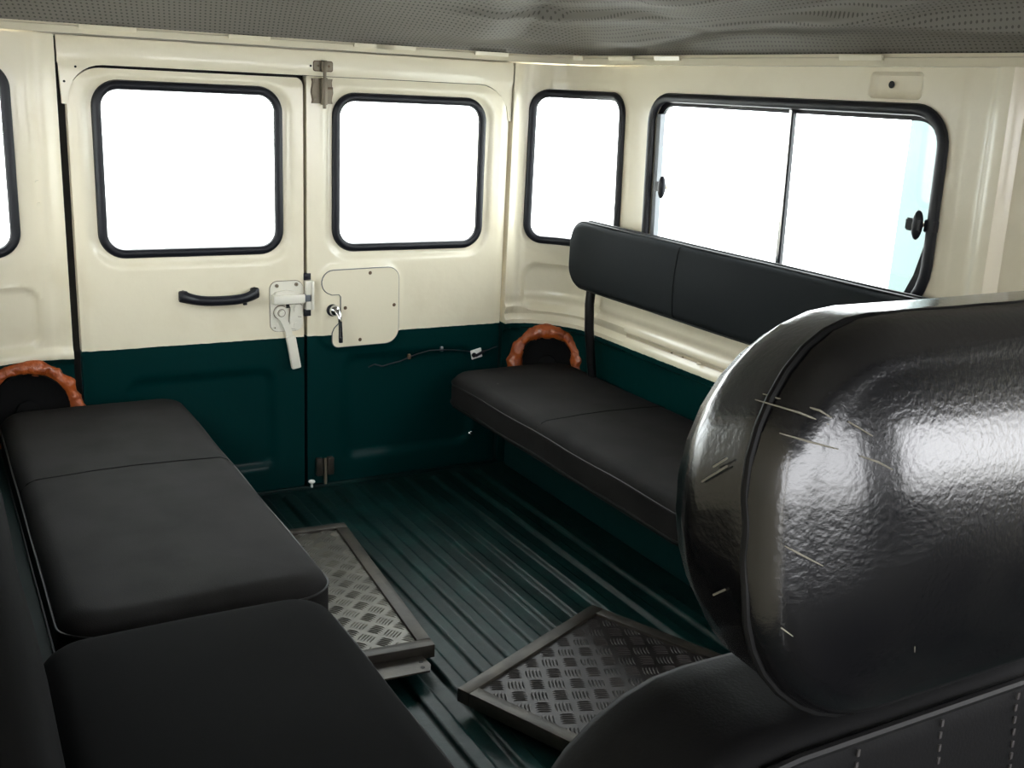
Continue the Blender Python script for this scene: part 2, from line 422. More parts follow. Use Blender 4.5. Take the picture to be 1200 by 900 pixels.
bm = bmesh.new(); rect_on(bm, -1.006, -1.011, .772, 1.180, -.012, -.003); obj('divider_seal', bm, m_rubber, dv)
for a, b, o in ((-.485, -1.01, -.013), (-.99, -1.432, -.020)):
    bm = bmesh.new(); sheet(bm, rrect(s_of_y(a), s_of_y(b), .772, 1.180, .05), [], lambda s, z, off: FR0(s, z, off+o), .1, .004); obj('glass_pane', bm, m_glass, w3)
# the flap of seal that cuts the lower front corner
bm = bmesh.new()
pl = [(-1.450, .95), (-1.432, .95), (-1.408, .86), (-1.375, .79), (-1.36, .765), (-1.42, .76), (-1.44, .80), (-1.452, .87)]
pv = [bm.verts.new(FR0(s_of_y(y), z, -.004)) for y, z in pl]; f = bm.faces.new(pv); ex = bmesh.ops.extrude_face_region(bm, geom=[f])
for v in ex['geom']:
    if isinstance(v, bmesh.types.BMVert): v.co.x += .008
obj('seal_flap', bm, m_rubber, w3)
# knobs
def knob(name, y, z, flip):
    k = bmesh.new(); rect_on(k, y+.012*flip, y+.040*flip, z-.013, z+.013, -.004, .012); bmesh.ops.bevel(k, geom=list(k.edges), offset=.002, segments=2, affect='EDGES')
    a = obj(name, k, m_rubber, w3)
    k = bmesh.new(); P = FR0(s_of_y(y), z, .016)
    bmesh.ops.create_uvsphere(k, u_segments=16, v_segments=10, radius=1, matrix=Matrix.Translation(P) @ Matrix.Diagonal((.010, .0125, .031, 1)))
    obj('grip', k, m_rubber, a)
    k = bmesh.new(); cyl(k, FR0(s_of_y(y), z, .0), (-1, 0, 0), .006, .014, 12); obj('spindle', k, m_zinc, a)
    return a
knob('window_knob', -.548, .957, 1)
a = knob('window_latch', -1.418, .966, -1)
bm = bmesh.new(); rect_on(bm, -1.392, -1.434, .953, .979, .016, .024); bmesh.ops.bevel(bm, geom=list(bm.edges), offset=.003, segments=2, affect='EDGES'); obj('catch', bm, m_rubber, a)

# left side wall, mostly out of view, with the matching sliding window
FL = lambda s, z, off: body(s, z, off, LX0, LR, -1)
def s_l(y): return s_of_y(y, False)
bm = bmesh.new(); hl = rrect(s_l(-.468), s_l(-1.446), .756, 1.194, .07)
sheet(bm, [(s_l(-.40), 0), (s_l(-2.0), 0), (s_l(-2.0), 1.277), (s_l(-.40), 1.277)], [hl], FL, .06, .022)
sheet(bm, [(s_l(-2.0), 0), (s_l(-3.3), 0), (s_l(-3.3), 1.277), (s_l(-2.0), 1.277)], [rrect(s_l(-3.06), s_l(-3.24), .80, 1.20, .06)], FL, .08, .022)  # front-left opening mostly closed, unseen, to hold daylight back
wl = obj('wall_left', bm, m_side); struct(wl, 'cream over green left side wall')
w4 = win_parts('window_4', (s_l(-.468), s_l(-1.446), .756, 1.194), FL, 'side window behind the left bench', r=.07)

# out of view: front bulkhead, narrowed windscreen, centre post added to shape light
bm = bmesh.new(); box(bm, -.98, .86, -3.32, -3.29, 0, .84); box(bm, -.98, .86, -3.32, -3.29, 1.17, 1.55); box(bm, -.12, .16, -3.32, -3.29, .84, 1.17); struct(obj('wall_front', bm, mat('dark_dashboard', (.012, .012, .013), .6)), 'dark dashboard bulkhead and header round the windscreen, with an added post shaping the light, out of view')

# header above the doors with its two corner gussets
bm = bmesh.new()
out = [(-.627, 1.272), (-.627, 1.208), (-.625, 1.205), (-.621, 1.110), (-.606, 1.108)]
import itertools
def arc(cx, cz, r, a0, a1, n): return [(cx+r*cos(a0+(a1-a0)*k/n), cz+r*sin(a0+(a1-a0)*k/n)) for k in range(n+1)]
out += arc(-.520, 1.120, .086, pi, pi/2, 8)
out += [(.54, 1.207)]
out += arc(.54, 1.105, .102, pi/2, 0, 8)
out += [(.651, 1.10), (.652, 1.207), (.652, 1.272)]
def fh(s, z, off):
    o = off
    if off > -.001: o += .004 + .004*sstep(1.207, 1.212, z) - .003*sstep(1.262, 1.275, z)
    return Vector((s, -o, z))
sheet(bm, out, [], fh, .012, .012)
hd = obj('trim_3', bm, m_cream, smooth=40); struct(hd, 'cream header panel above the rear doors')
for x, z in ((-.585, 1.199), (-.613, 1.163), (.017, 1.232)):
    bm = bmesh.new(); cyl(bm, (x, -.0045 if z < 1.2 else -.008, z), (0, -1, 0), .003, .0008, 12); obj('hole', bm, m_black, hd)
# black door opening seal behind the gaps
bm = bmesh.new()
def flat_y(y0): return lambda s, z, off: Vector((s, y0-off, z))
sheet(bm, [(-.68, -.02), (.69, -.02), (.69, 1.31), (-.68, 1.31)], [rrect(-.57, -.05, .06, 1.17, .06), rrect(.05, .61, .06, 1.17, .06)], flat_y(.040), .08, .01)
struct(obj('trim_4', bm, m_black), 'black weather seal round the rear door opening')
# rear edge sill
bm = bmesh.new(); box(bm, -.65, .66, -.008, .05, -.01, .010, .003); struct(obj('trim_5', bm, m_floor), 'dark green rear door sill')

# gutter trim under the headliner, running round three sides, with folded tabs
bm = bmesh.new()
path = [(s_l(y), -1) for y in (-2.0, -1.2, -.6, -.4)]
pts = []; nn = []
def gp(s, sg, o, z):
    return body(s, z, o, RX0, RR, 1) if sg > 0 else body(s, z, o, LX0, LR, -1)
seq = [(-s_l(y)) for y in (-2.0, -1.2, -.6)]+[-(LX0+LR*pi/2*k/8) for k in range(8, -1, -1)]+[-.4, -.0, .4]+[RX0+RR*pi/2*k/8 for k in range(9)]+[s_of_y(y) for y in (-.5, -1.0, -1.5, -2.2, -3.2)]
for s in seq:
    p0 = gp(abs(s), s, 0, 1.290); p1 = gp(abs(s), s, .02, 1.290)
    pts.append(p0); nn.append((p1-p0).normalized())
sweep(bm, pts, nn, [(-.013, -.004), (-.013, .013), (-.006, .015), (-.004, .020), (.013, .024), (.013, -.004)][::1])
gt_ = obj('trim_6', bm, m_cream, smooth=30); struct(gt_, 'cream gutter rail under the headliner')
def tab(s0, s1, sg):
    b = bmesh.new(); pr = []
    for s in (s0, s1):
        for z, o in ((1.289, .021), (1.299, .024), (1.299, .030), (1.289, .027)): pr.append(b.verts.new(gp(s, sg, o, z)))
    for i in range(4): b.faces.new((pr[i], pr[(i+1) % 4], pr[4+(i+1) % 4], pr[4+i]))
    b.faces.new(pr[:4]); b.faces.new(pr[4:][::-1]); obj('folded_tab', b, m_cream, gt_)
for a, b_, sg in ((.44, .575, -1), (.10, .21, -1), (.32, .20, 1), (.26, .14, -1), (.135, .255, 1), (.51, .62, 1), (.86, .90, 1), (1.04, 1.16, 1), (1.26, 1.37, 1), (1.93, 2.05, 1)):
    if a > b_: a, b_ = b_, a
    if (sg, a) == (-1, .14): continue
    tab(a, b_, sg)

# headliner: perforated grey vinyl, loose and wrinkled along the right edge
bm = bmesh.new(); uvl = bm.loops.layers.uv.new('UVMap')
NX, NY = 150, 220
def head(u, v):
    x = -.985+u*(.985+.842); y = -.018-v*3.26
    # rounded rear corners
    dr = .842-x; dl = x+.985; db = -.018-y
    R = RR
    if dr < R and db < R: d = R-math.hypot(R-dr, R-db)
    elif dl < LR and db < LR: d = LR-math.hypot(LR-dl, LR-db)
    else: d = min(dr, dl, db)
    if d < 0:   # pull outside points back on to the corner arc
        if dr < R: k = R/math.hypot(R-dr, R-db); cx, cy = .842-R, -.018-R; x = cx+(x-cx)*k; y = cy+(y-cy)*k
        else: k = LR/math.hypot(LR-dl, LR-db); cx, cy = -.985+LR, -.018-LR; x = cx+(x-cx)*k; y = cy+(y-cy)*k
        d = 0
    rise = .185*(1-math.exp(-d/.115)) + .03*(1-math.exp(-d/.5))
    z = 1.300 + rise
    wv = math.exp(-(dr/.35)**2)
    cr = math.exp(-((x-.55)**2/.06+(y+.22)**2/.10))
    e0 = sstep(0, .04, d)
    a = noise.noise(Vector((x*4+y*1.5, y*2.0, 1.3+z*9)))*.034*wv*e0
    b = -abs(noise.noise(Vector((x*5+1, y*3.0, 4.1))))*.050*cr*e0
    c = noise.noise(Vector((x*3, y*3, 9)))*.008*sstep(0, .1, d)
    f1 = .018*math.exp(-((d-.075-.025*sin(y*4+x*3))/.014)**2)*wv
    f2 = .016*math.exp(-((d-.15-.03*sin(y*3+1))/.018)**2)*wv
    bag = -.040*math.exp(-((d-.05)/.06)**2)*cr
    f3 = .012*math.exp(-((d-.045-.015*sin(y*5+.5))/.011)**2)*wv*sstep(-.25, -.5, y)
    k = a+b+c-f1-f2-f3+bag*e0
    # the folds bulge into the cabin
    out = Vector((1, 0)) if dr <= min(dl, db) else (Vector((-1, 0)) if dl < db else Vector((0, 1)))
    ctr = Vector((.842-R, -.018-R))
    if dr < R and db < R: out = Vector((x, y))-ctr; out = out.normalized() if out.length > 1e-4 else Vector((1, 0))
    x += out.x*k*.8; y += out.y*k*.8; z += k*.6
    ea, el, eb = math.exp(-dr/.35), math.exp(-dl/.35), math.exp(-db/.35); S_ = ea+el+eb+1e-9
    UVS[(round(x, 5), round(y, 5))] = (x-(ea-el)/S_*rise*1.25, y-eb/S_*rise*1.25)
    return Vector((x, y, z))
UVS = {}
G = [[bm.verts.new(head(.5-.5*cos(pi*i/NX), (j/NY)**1.9)) for j in range(NY+1)] for i in range(NX+1)]
UVM = {}
for row in G:
    for v_ in row: UVM[v_] = UVS[(round(v_.co.x, 5), round(v_.co.y, 5))] if (round(v_.co.x, 5), round(v_.co.y, 5)) in UVS else (v_.co.x, v_.co.y)
for i in range(NX):
    for j in range(NY):
        vv = (G[i][j], G[i+1][j], G[i+1][j+1], G[i][j+1])
        try: f = bm.faces.new(vv)
        except ValueError: continue
        for lp_ in f.loops: lp_[uvl].uv = UVM[lp_.vert]
ceil = obj('ceiling', bm, m_head, smooth=180, recalc=False); struct(ceil, 'grey perforated vinyl headliner, wrinkled at the rear right corner')
bm = bmesh.new(); box(bm, -1.04, .90, -3.34, .06, 1.56, 1.58); box(bm, -1.04, -1.0, -3.34, .06, 1.27, 1.57); box(bm, .87, .90, -3.34, .06, 1.27, 1.57); box(bm, -1.04, .90, .03, .06, 1.27, 1.57)
obj('roof_skin', bm, m_cream, ceil)

# ================================================================== REAR DOORS
def door(name, label, outline, win, disp):
    F = lambda s, z, off: Vector((s, -(off+(disp(s, z) if off > -.001 else 0)), z))
    bm = bmesh.new()
    sheet(bm, outline, [rrect(*win, .055)], F, .0095, .034, loops=[rrect(win[0]-.026, win[1]+.026, win[2]-.026, win[3]+.022, .075)])
    d = obj(name, bm, m_door, smooth=40); struct(d, label)
    win_parts('', win, lambda s, z, off: Vector((s, -(off-.006), z)), '', d, seal=(.0125, .010), r=.055, pane_off=-.014)
    return d
WL = (-.541, -.073, .730, 1.160); WR = (.094, .557, .730, 1.154)
def disp_l(s, z):
    o = .004
    o -= press(s, z, (WL[0]-.036, WL[1]+.036, WL[2]-.036, WL[3]+.024), .08, .008, .014)
    o -= press(s, z, (-.505, -.085, .075, .392), .05, .012, .022)
    o += rib(s, z, (-.490, -.100, .09, .377), .04, .003, .008)
    o -= .003*sstep(.018, .006, min(s+.608, 1.197-z))
    return o
def disp_r(s, z):
    o = .004
    o -= press(s, z, (WR[0]-.036, WR[1]+.036, WR[2]-.036, WR[3]+.024), .08, .008, .014)
    o -= press(s, z, (.112, .560, .075, .412), .05, .012, .022)
    o += rib(s, z, (.127, .545, .09, .397), .04, .003, .008)
    o += press(s, z, (.034, .302, .425, .683), .06, .006, .010)
    o -= .003*sstep(.018, .006, min(.645-s, 1.205-z))
    return o
ol = rrect(-.610, -.004, .012, 1.199, [.01, .004, .02, .085])
orr = rrect(.006, .645, .012, 1.205, [.004, .01, .105, .006])
d1 = door('door_1', 'left rear barn door, cream above and dark green below, with black grab handle', ol, WL, disp_l)
d2 = door('door_2', 'right rear barn door, cream above and dark green below, with chrome handle', orr, WR, disp_r)
d1['kind'] = d2['kind'] = 'structure'

# black grab handle
bm = bmesh.new(); pts = []; sc = []
for k in range(25):
    t = k/24; x = -.349+.204*t; a = sin(pi*t)
    o = .006+.036*(1-abs(2*t-1)**4); z = .611-.011*(1-abs(2*t-1)**2.5)
    pts.append((x, -o, z)); sc.append(1.15-.25*(1-abs(2*t-1)**6))
sweep(bm, pts, (0, -1, 0), circ(.0150, 12, .010), False, True, sc)
ph = obj('pull_handle', bm, m_rubber, d1)
for x in (-.345, -.149):
    b = bmesh.new(); box(b, x-.012, x+.012, -.020, -.001, .597, .626, .005); obj('handle_foot', b, m_rubber, ph)
bm = bmesh.new(); cyl(bm, (-.182, -.030, .597), (0, 0, -1), .006, .014, 10); obj('plug', bm, m_rubber, ph)

# cream lock plate with bolt housing, gears and lever
def plate(bm, poly, y0, y1, bev=.0015):
    v = [bm.verts.new((x, y0, z)) for x, z in poly]; f = bm.faces.new(v)
    e = bmesh.ops.extrude_face_region(bm, geom=[f])
    for q in e['geom']:
        if isinstance(q, bmesh.types.BMVert): q.co.y = y1
    return v
bm = bmesh.new(); plate(bm, rrect(-.104, -.008, .495, .640, .022, 5), -.002, -.008)
lk = obj('lock_plate', bm, m_lock, d1, smooth=30)
bm = bmesh.new(); box(bm, -.101, -.009, -.034, -.007, .578, .604, .003); obj('bolt_housing', bm, m_lock, lk)
bm = bmesh.new()
pl = [(-.095, .604), (-.090, .611), (-.06, .616), (-.035, .613), (-.020, .604)]; plate(bm, pl, -.008, -.020); obj('housing_lip', bm, m_lock, lk)
bm = bmesh.new(); box(bm, -.011, .008, -.028, -.010, .582, .600, .001); obj('bolt_tongue', bm, m_grey, lk)
def disc(name, x, z, r, y0, y1, m, par, n=20, r2=None):
    b = bmesh.new(); cyl(b, (x, y0, z), (0, -1, 0), r, y0-y1, n, r2); return obj(name, b, m, par, smooth=40)
def rim_plate(poly, y, par, g=.0018):  # brown plate slightly larger than the part in front, leaving a dark rim
    cx = sum(p[0] for p in poly)/len(poly); cz = sum(p[1] for p in poly)/len(poly); P = []
    for x, z in poly:
        d = math.hypot(x-cx, z-cz); P.append((x+(x-cx)/d*g, z+(z-cz)/d*g))
    b = bmesh.new(); plate(b, P, y, y-.0006); obj('dark_rim', b, m_rust, par)
disc('pivot', -.075, .551, .019, -.008, -.019, m_lock, lk); disc('pivot_ring', -.075, .551, .0115, -.019, -.0195, m_rust, lk); disc('pivot_pin', -.075, .551, .0100, -.019, -.025, m_lock, lk, r2=.008)
rim_plate([(-.075+.019*cos(k*pi/8), .551+.019*sin(k*pi/8)) for k in range(16)], -.0075, lk); rim_plate([(-.050, .522), (-.046, .573), (-.020, .576), (-.012, .568), (-.013, .548), (-.028, .535), (-.040, .528)], -.0078, lk); rim_plate([(-.052, .505), (-.045, .525), (-.030, .536), (-.014, .533), (-.012, .505), (-.03, .499)], -.0078, lk)
rim_plate(rrect(-.104, -.008, .495, .640, .022, 5), -.0038, lk, .0016)
bm = bmesh.new(); plate(bm, [(-.050, .522), (-.046, .56), (-.050, .573), (-.020, .575), (-.012, .568), (-.013, .548), (-.028, .535), (-.040, .528)], -.008, -.014); obj('pawl', bm, m_lock, lk)
disc('pin', -.028, .560, .010, -.014, -.018, m_lock, lk); disc('pin', -.030, .512, .008, -.008, -.015, m_lock, lk)
bm = bmesh.new(); plate(bm, [(-.052, .505), (-.045, .525), (-.030, .536), (-.014, .533), (-.012, .505), (-.03, .499)], -.008, -.013); obj('sector', bm, m_lock, lk)
for x, z in ((-.085, .628), (-.028, .630), (-.092, .507), (-.020, .505), (-.044, .517)):
    s_ = disc('screw', x, z, .0055, -.008, -.011, m_zinc if z > .6 else m_lock, lk, 12); disc('slot', x, z, .0022, -.011, -.0114, m_rust, s_, 8)
bm = bmesh.new(); box(bm, -.058, -.038, -.012, -.0075, .563, .576); obj('spring', bm, m_black, lk)
bm = bmesh.new()   # lever: flat arm, then cream sleeve
plate(bm, [(-.086, .545), (-.064, .545), (-.052, .520), (-.044, .497), (-.040, .470), (-.060, .470), (-.062, .492), (-.070, .512)], -.0125, -.0165)
lv = obj('lever', bm, m_lock, lk)
bm = bmesh.new(); box(bm, -.0135, .0135, -.009, .009, -.097, 0, .0035, Matrix.Translation((-.0505, -.022, .482)) @ Matrix.Rotation(radians(-10), 4, 'Y')); obj('lever_sleeve', bm, m_lock, lv)
# cream strike on the right door
bm = bmesh.new()
for z0, z1, y in ((.604, .640, -.022), (.560, .582, -.022)): box(bm, -.003, .014, y, -.002, z0-.004, z1, .002)
box(bm, .012, .020, -.026, -.002, .556, .640, .002); box(bm, -.003, .013, -.012, -.002, .582, .602)
sk = obj('strike', bm, m_lock, d2)
bm = bmesh.new()
for z0, z1 in ((.641, .660), (.535, .556)): box(bm, -.005, .016, -.008, -.001, z0, z1, .001)
obj('strike_spacer', bm, m_rubber, sk)

# cream access cover with a notch for the handle
pl = arc(.083, .632, .036, pi*1.5, pi/2, 12)[0:0]
pl = [(.100, .595), (.078, .595)]+arc(.083, .631, .035, pi*1.42, pi/2, 10)+arc(.253, .634, .035, pi/2, 0, 6)+arc(.246, .482, .043, 0, -pi/2, 8)+arc(.098, .455, .018, -pi/2, -pi, 5)+[(.080, .480), (.086, .494), (.100, .508), (.106, .524), (.106, .588)]
cvp = pl
bm = bmesh.new(); sheet(bm, pl, [], lambda s, z, off: Vector((s, -.0130-off, z)), .03, .003); cv = obj('access_cover', bm, m_cream, d2, smooth=30); cv['label'] = 'cream steel cover plate with a notch for the handle'
bm = bmesh.new(); tube(bm, [(x, -.0108, z) for x, z in cvp], .0024, 6, True, nrm=(0, -1, 0)); obj('cover_gasket', bm, m_grey, cv)
for x, z in ((.196, .655), (.274, .555), (.119, .554), (.166, .455)): disc('screw', x, z, 0.0055, -.0130, -.0155, m_rust, cv, 12, .004)
# chrome handle
ch = disc('door_handle', .080, .549, .018, -.008, -.014, m_rubber, d2, 24); ch['label'] = 'chrome turning handle on a black washer'
bm = bmesh.new(); bmesh.ops.create_uvsphere(bm, u_segments=20, v_segments=12, radius=.0165, matrix=Matrix.Translation((.084, -.018, .549)) @ Matrix.Diagonal((1, .9, 1, 1))); obj('handle_boss', bm, m_chrome, ch)
bm = bmesh.new(); sweep(bm, [(.086, -.030, .553), (.090, -.040, .540), (.093, -.042, .515), (.095, -.040, .485), (.096, -.038, .470)], (0, -1, 0), circ(.0065, 10, .004), False, True, [1.3, 1.1, .9, .95, 1.05]); obj('handle_arm', bm, m_chrome, ch)
bm = bmesh.new(); box(bm, .0905, .1015, -.043, -.034, .456, .473, .002); obj('handle_tip', bm, m_rubber, ch)
# bolt and keeper at the top
bm = bmesh.new(); plate(bm, rrect(.026, .078, 1.221, 1.244, .005, 3), -.006, -.011); kp = obj('bolt_keeper', bm, m_zinc, hd)
b_ = bmesh.new(); plate(b_, rrect(.0232, .0808, 1.2182, 1.2468, .006, 3), -.008, -.0085); obj('dark_edge', b_, m_rust, kp)  # brown plate wider than the keeper, forms a dark edge
for x in (.037, .067):
    disc('screw', x, 1.233, .0055, -.011, -.014, m_zinc, kp, 12); disc('screw_recess', x, 1.233, .0034, -.014, -.0143, m_rust, kp, 8)
bm = bmesh.new(); box(bm, .044, .060, -.022, -.010, 1.217, 1.248, .002); obj('keeper_loop', bm, m_zinc, kp)
bm = bmesh.new()
wv = [.0, .004, .001, -.003, -.002, .002, .004, .0]
L_ = [(.022+w*.6, 1.133+.0095*k) for k, w in enumerate(wv)]; R_ = [(.078-w*.6, 1.133+.0095*k) for k, w in enumerate(wv)]
plate(bm, L_+R_[::-1], -.002, -.008); tb = obj('bolt_plate', bm, m_zinc, d2); b_ = bmesh.new(); plate(b_, [(x-.003 if x < .05 else x+.003, z) for x, z in L_+R_[::-1]], -.0045, -.005); obj('dark_edge', b_, m_rust, tb); tb['label'] = 'corroded zinc barrel bolt at the top of the door gap'  # wider brown plate behind the bolt plate shows as a dark edge
for x, z in ((.032, 1.192), (.068, 1.192), (.031, 1.140), (.069, 1.140)): disc('screw', x, z, .0055, -.008, -.011, m_zinc, tb, 12)
bm = bmesh.new(); box(bm, .044, .061, -.024, -.008, 1.130, 1.203, .003); obj('bolt_barrel', bm, m_zinc, tb)
bm = bmesh.new(); box(bm, .049, .056, -.026, -.016, 1.120, 1.245, .001); obj('bolt_bar', bm, m_zinc, tb)
bm = bmesh.new(); box(bm, .058, .080, -.012, -.008, 1.172, 1.178, .001); obj('bolt_slot', bm, m_rust, tb)
# bolt at the bottom
for x in (.030, .064):
    bm = bmesh.new(); box(bm, x, x+.020, -.020, -.002, .040, .096, .003); obj('lower_bolt_guide', bm, m_frame, d2)
bm = bmesh.new(); cyl(bm, (.058, -.014, .012), (0, 0, 1), .0045, .082, 10); obj('lower_bolt_rod', bm, m_zinc, d2)
# small cable clipped along the right door, with a white tag
bm = bmesh.new()
cp = [(.195, .366), (.215, .374), (.24, .366), (.27, .372), (.30, .376), (.33, .386), (.36, .396), (.40, .403), (.44, .402), (.48, .398), (.52, .392), (.56, .384), (.60, .388), (.635, .398)]
tube(bm, [(x, -.009-.002*sin(i), z) for i, (x, z) in enumerate(cp)], .0022, 8, nrm=(0, -1, 0)); cb = obj('cable', bm, m_rubber, d2)
for x, z in ((.33, .386), (.44, .402)):
    bm = bmesh.new(); box(bm, x-.005, x+.005, -.010, 0, z-.006, z+.010, .002); obj('cable_clip', bm, m_rust if x < .4 else m_grey, cb)
bm = bmesh.new(); box(bm, -.019, .019, -.003, .003, -.015, .015, .002, Matrix.Translation((.560, -.012, .381)) @ Matrix.Rotation(radians(-12), 4, 'Y')); tg = obj('white_tag', bm, m_white, cb)
disc('eyelet', .550, .378, .008, -.014, -.017, m_rubber, tg, 12)
bm = bmesh.new(); sweep(bm, [(.555, -.018, .375), (.585, -.019, .389)], (0, -1, 0), circ(.005, 8, .003)); obj('tag_pin', bm, m_rubber, tg)
bm = bmesh.new(); bmesh.ops.create_uvsphere(bm, u_segments=12, v_segments=8, radius=.009, matrix=Matrix.Translation((.552, -.010, .115)) @ Matrix.Diagonal((1, .6, .8, 1))); obj('chrome_bolt', bm, m_chrome, d2)

# ================================================================== CUSHIONS
def ring_pts(lx, ly, rc, n=8, mx=26, my=10):
    hx, hy = lx/2, ly/2; rc = min(rc, hx-.001, hy-.001); out = []
    for (cx, cy, a0) in ((hx-rc, hy-rc, 0), (-hx+rc, hy-rc, pi/2), (-hx+rc, -hy+rc, pi), (hx-rc, -hy+rc, 1.5*pi)):
        for k in range(n+1): a = a0+pi/2*k/n; out.append((cx+rc*cos(a), cy+rc*sin(a)))
        nxt = {0: (-hx+rc, hy), pi/2: (-hx, -hy+rc), pi: (hx-rc, -hy), 1.5*pi: (hx, hy-rc)}[a0]
        p = out[-1]; m = mx if a0 in (0, pi) else my
        for k in range(1, m): out.append((p[0]+(nxt[0]-p[0])*k/m, p[1]+(nxt[1]-p[1])*k/m))
    return out
def crown_z(d, ly, t, re, crown):
    k = min(1, max(0, (d-re)/(ly/2-re))); return t+crown*(1-(1-k)**2.2)
def cushion(bm, lx, ly, t, rc, re, crown, wob=0, rb=.012, rcb=None):
    rc_f = rc
    prof = [(rb, 0), (rb*.3, rb*.3), (0, rb)]+[(0, rb+(t-re-rb)*k/4) for k in range(1, 5)]
    prof += [(re*(1-cos(pi/2*k/6)), t-re+re*sin(pi/2*k/6)) for k in range(1, 7)]
    prof += [(re+(ly/2-.006-re)*k/14, None) for k in range(1, 15)]
    rings = []
    for ins, z in prof:
        if z is None: z = crown_z(ins, ly, t, re, crown)
        rc0 = rc
        if rcb: rc = rcb+(rc_f-rcb)*min(1, z/t)
        R_ = []
        for (x, y) in ring_pts(lx-2*ins, ly-2*ins, max(rc-ins*.8, .004)):
            w = noise.noise(Vector((x*5, y*5+lx, z*3)))*wob
            R_.append(bm.verts.new((x+w*.4, y+w*.4, z+w*(1 if ins > re*.5 else .3))))
        rings.append(R_)
    N = len(rings[0])
    for a, b in zip(rings, rings[1:]):
        for i in range(N): bm.faces.new((a[i], a[(i+1) % N], b[(i+1) % N], b[i]))
    bm.faces.new(rings[0][::-1]); bm.faces.new(rings[-1])
def piping(bm, lx, ly, rc, z, r=.003, out=.001):
    P = ring_pts(lx+2*out, ly+2*out, rc); tube(bm, [(x, y, z+.0015*sin(i*.7)) for i, (x, y) in enumerate(P)], r, 6, True)
def seam_across(bm, x, lx, ly, t, re, crown, r=.0013, wob=.003):
    pts = []
    for k in range(31):
        y = -ly/2+.004+(ly-.008)*k/30; d = ly/2-abs(y)
        if d < re: z = t-re+math.sqrt(max(0, re*re-(re-d)**2))
        else: z = crown_z(d, ly, t, re, crown)
        w = noise.noise(Vector((x*5, y*5+lx-2*max(0, d-.001), z*3)))*wob if d > re*.5 else 0
        w = noise.noise(Vector((x*5, y*5+lx, z*3)))*wob
        pts.append((x+.0006*sin(k), y, z+w+.0006))
    tube(bm, pts, r, 6, nrm=(1, 0, 0))
def make_cushion(root, name, m, lx, ly, t, rc, re, crown, wob=.003, seams=(), pipe=True):
    b = bmesh.new(); cushion(b, lx, ly, t, rc, re, crown, wob); c = obj(name, b, m, root, smooth=60)
    if pipe:
        b = bmesh.new(); piping(b, lx-re*.06, ly-re*.06, rc, t-re*.72, .0024); obj('piping', b, m_pipe, c)
        b = bmesh.new(); piping(b, lx, ly, rc, .016, .0025); obj('piping', b, m_pipe, c)
    for x in seams:
        b = bmesh.new(); seam_across(b, x, lx, ly, t, re, crown); obj('seam', b, m_seam, c)
    return c
Rz = lambda a: Matrix.Rotation(radians(a), 4, 'Z')
T = lambda *p: Matrix.Translation(p)
def set_m(o, m): o.matrix_local = m
# ---- right bench
rb = thing('bench_seat', 'black folding bench with low backrest along the right wall', 'bench seat', T(.635, -.68, .0))
c = make_cushion(rb, 'seat', m_vinyl, 1.250, .440, .106, .085, .040, .004, seams=(.055,)); set_m(c, T(0, -.014, .250) @ Rz(90) @ Matrix.Identity(4))
bm = bmesh.new(); box(bm, .035, .17, -.56, .53, .2445, .2502); obj('seat_bracket', bm, m_frame, rb)
# backrest: local x along the wall, local y up, local z towards the cabin
Mb = Matrix(((0, 0, -1, .190), (1, 0, 0, -.215), (0, 1, 0, .725), (0, 0, 0, 1)))
c = make_cushion(rb, 'backrest', m_vinyl2, 1.42, .200, .058, .065, .022, .006, seams=(.17,)); set_m(c, Mb)
for yy in (.405, -.90):
    bm = bmesh.new()
    tube(bm, [(.180, yy, .70), (.172, yy, .64), (.166, yy-.003, .58), (.168, yy-.008, .50), (.176, yy-.014, .42), (.186, yy-.018, .34), (.19, yy-.02, .252)], .0145, 12, nrm=(0, 1, 0)); obj('backrest_post', bm, m_post, rb)
# ---- left bench: rear cushion, near cushion, backrest pad
lb = thing('bench_seat', 'black seat cushion of the left bench nearest the rear doors, seam across its top', 'bench seat', T(-.60, -.685, 0), group=None)
c = make_cushion(lb, 'seat', m_vinyl, 1.235, .455, .112, .065, .042, .004, seams=(.065,)); set_m(c, T(0, 0, .245) @ Rz(90))
bm = bmesh.new()
for q in range(9):    # smudge of dark marks near the rear end
    a = q*.7; box(bm, -.012+random.uniform(-.004, .004), .012, -.0025, .0025, 0, .0006, 0, T(-.03+random.uniform(-.03, .02), .43+random.uniform(-.030, .022) , .3590) @ Rz(random.uniform(-25, 25)))
mk = obj('stain', bm, m_mark, c); mk.matrix_local = (T(0, 0, .245) @ Rz(90)).inverted(); mk['label'] = 'small smudge of black marks'
lb2 = thing('bench_seat', 'black seat cushion of the left bench nearest the camera, plain top', 'bench seat', T(-.645, -1.84, 0))
c = make_cushion(lb2, 'seat', m_padb, 1.00, .455, .114, .07, .045, .004, wob=.004, seams=()); set_m(c, T(0, 0, .255) @ Rz(90))
for o_, cx in ((lb, 0), (lb2, 0)):
    bm = bmesh.new(); box(bm, -.15, -.06, -.5, .45, .2345, .2552 if o_ is lb2 else .2452); obj('seat_bracket', bm, m_frame, o_)
lp_ = thing('seat_back', 'slate grey padded backrest of the left bench at the left edge', 'backrest', T(-.965, -1.30, .56))
c = make_cushion(lp_, 'pad', m_padb, 2.1, .30, .060, .10, .028, .006, seams=(), pipe=False)
set_m(c, Matrix(((0, 0, 1, 0.0), (1, 0, 0, .0), (0, 1, 0, 0), (0, 0, 0, 1))))
for yy in (-.7, .8):
    bm = bmesh.new(); box(bm, -.032, .005, yy-.015, yy+.015, -.02, .02, .003); obj('wall_bracket', bm, m_post, lp_)

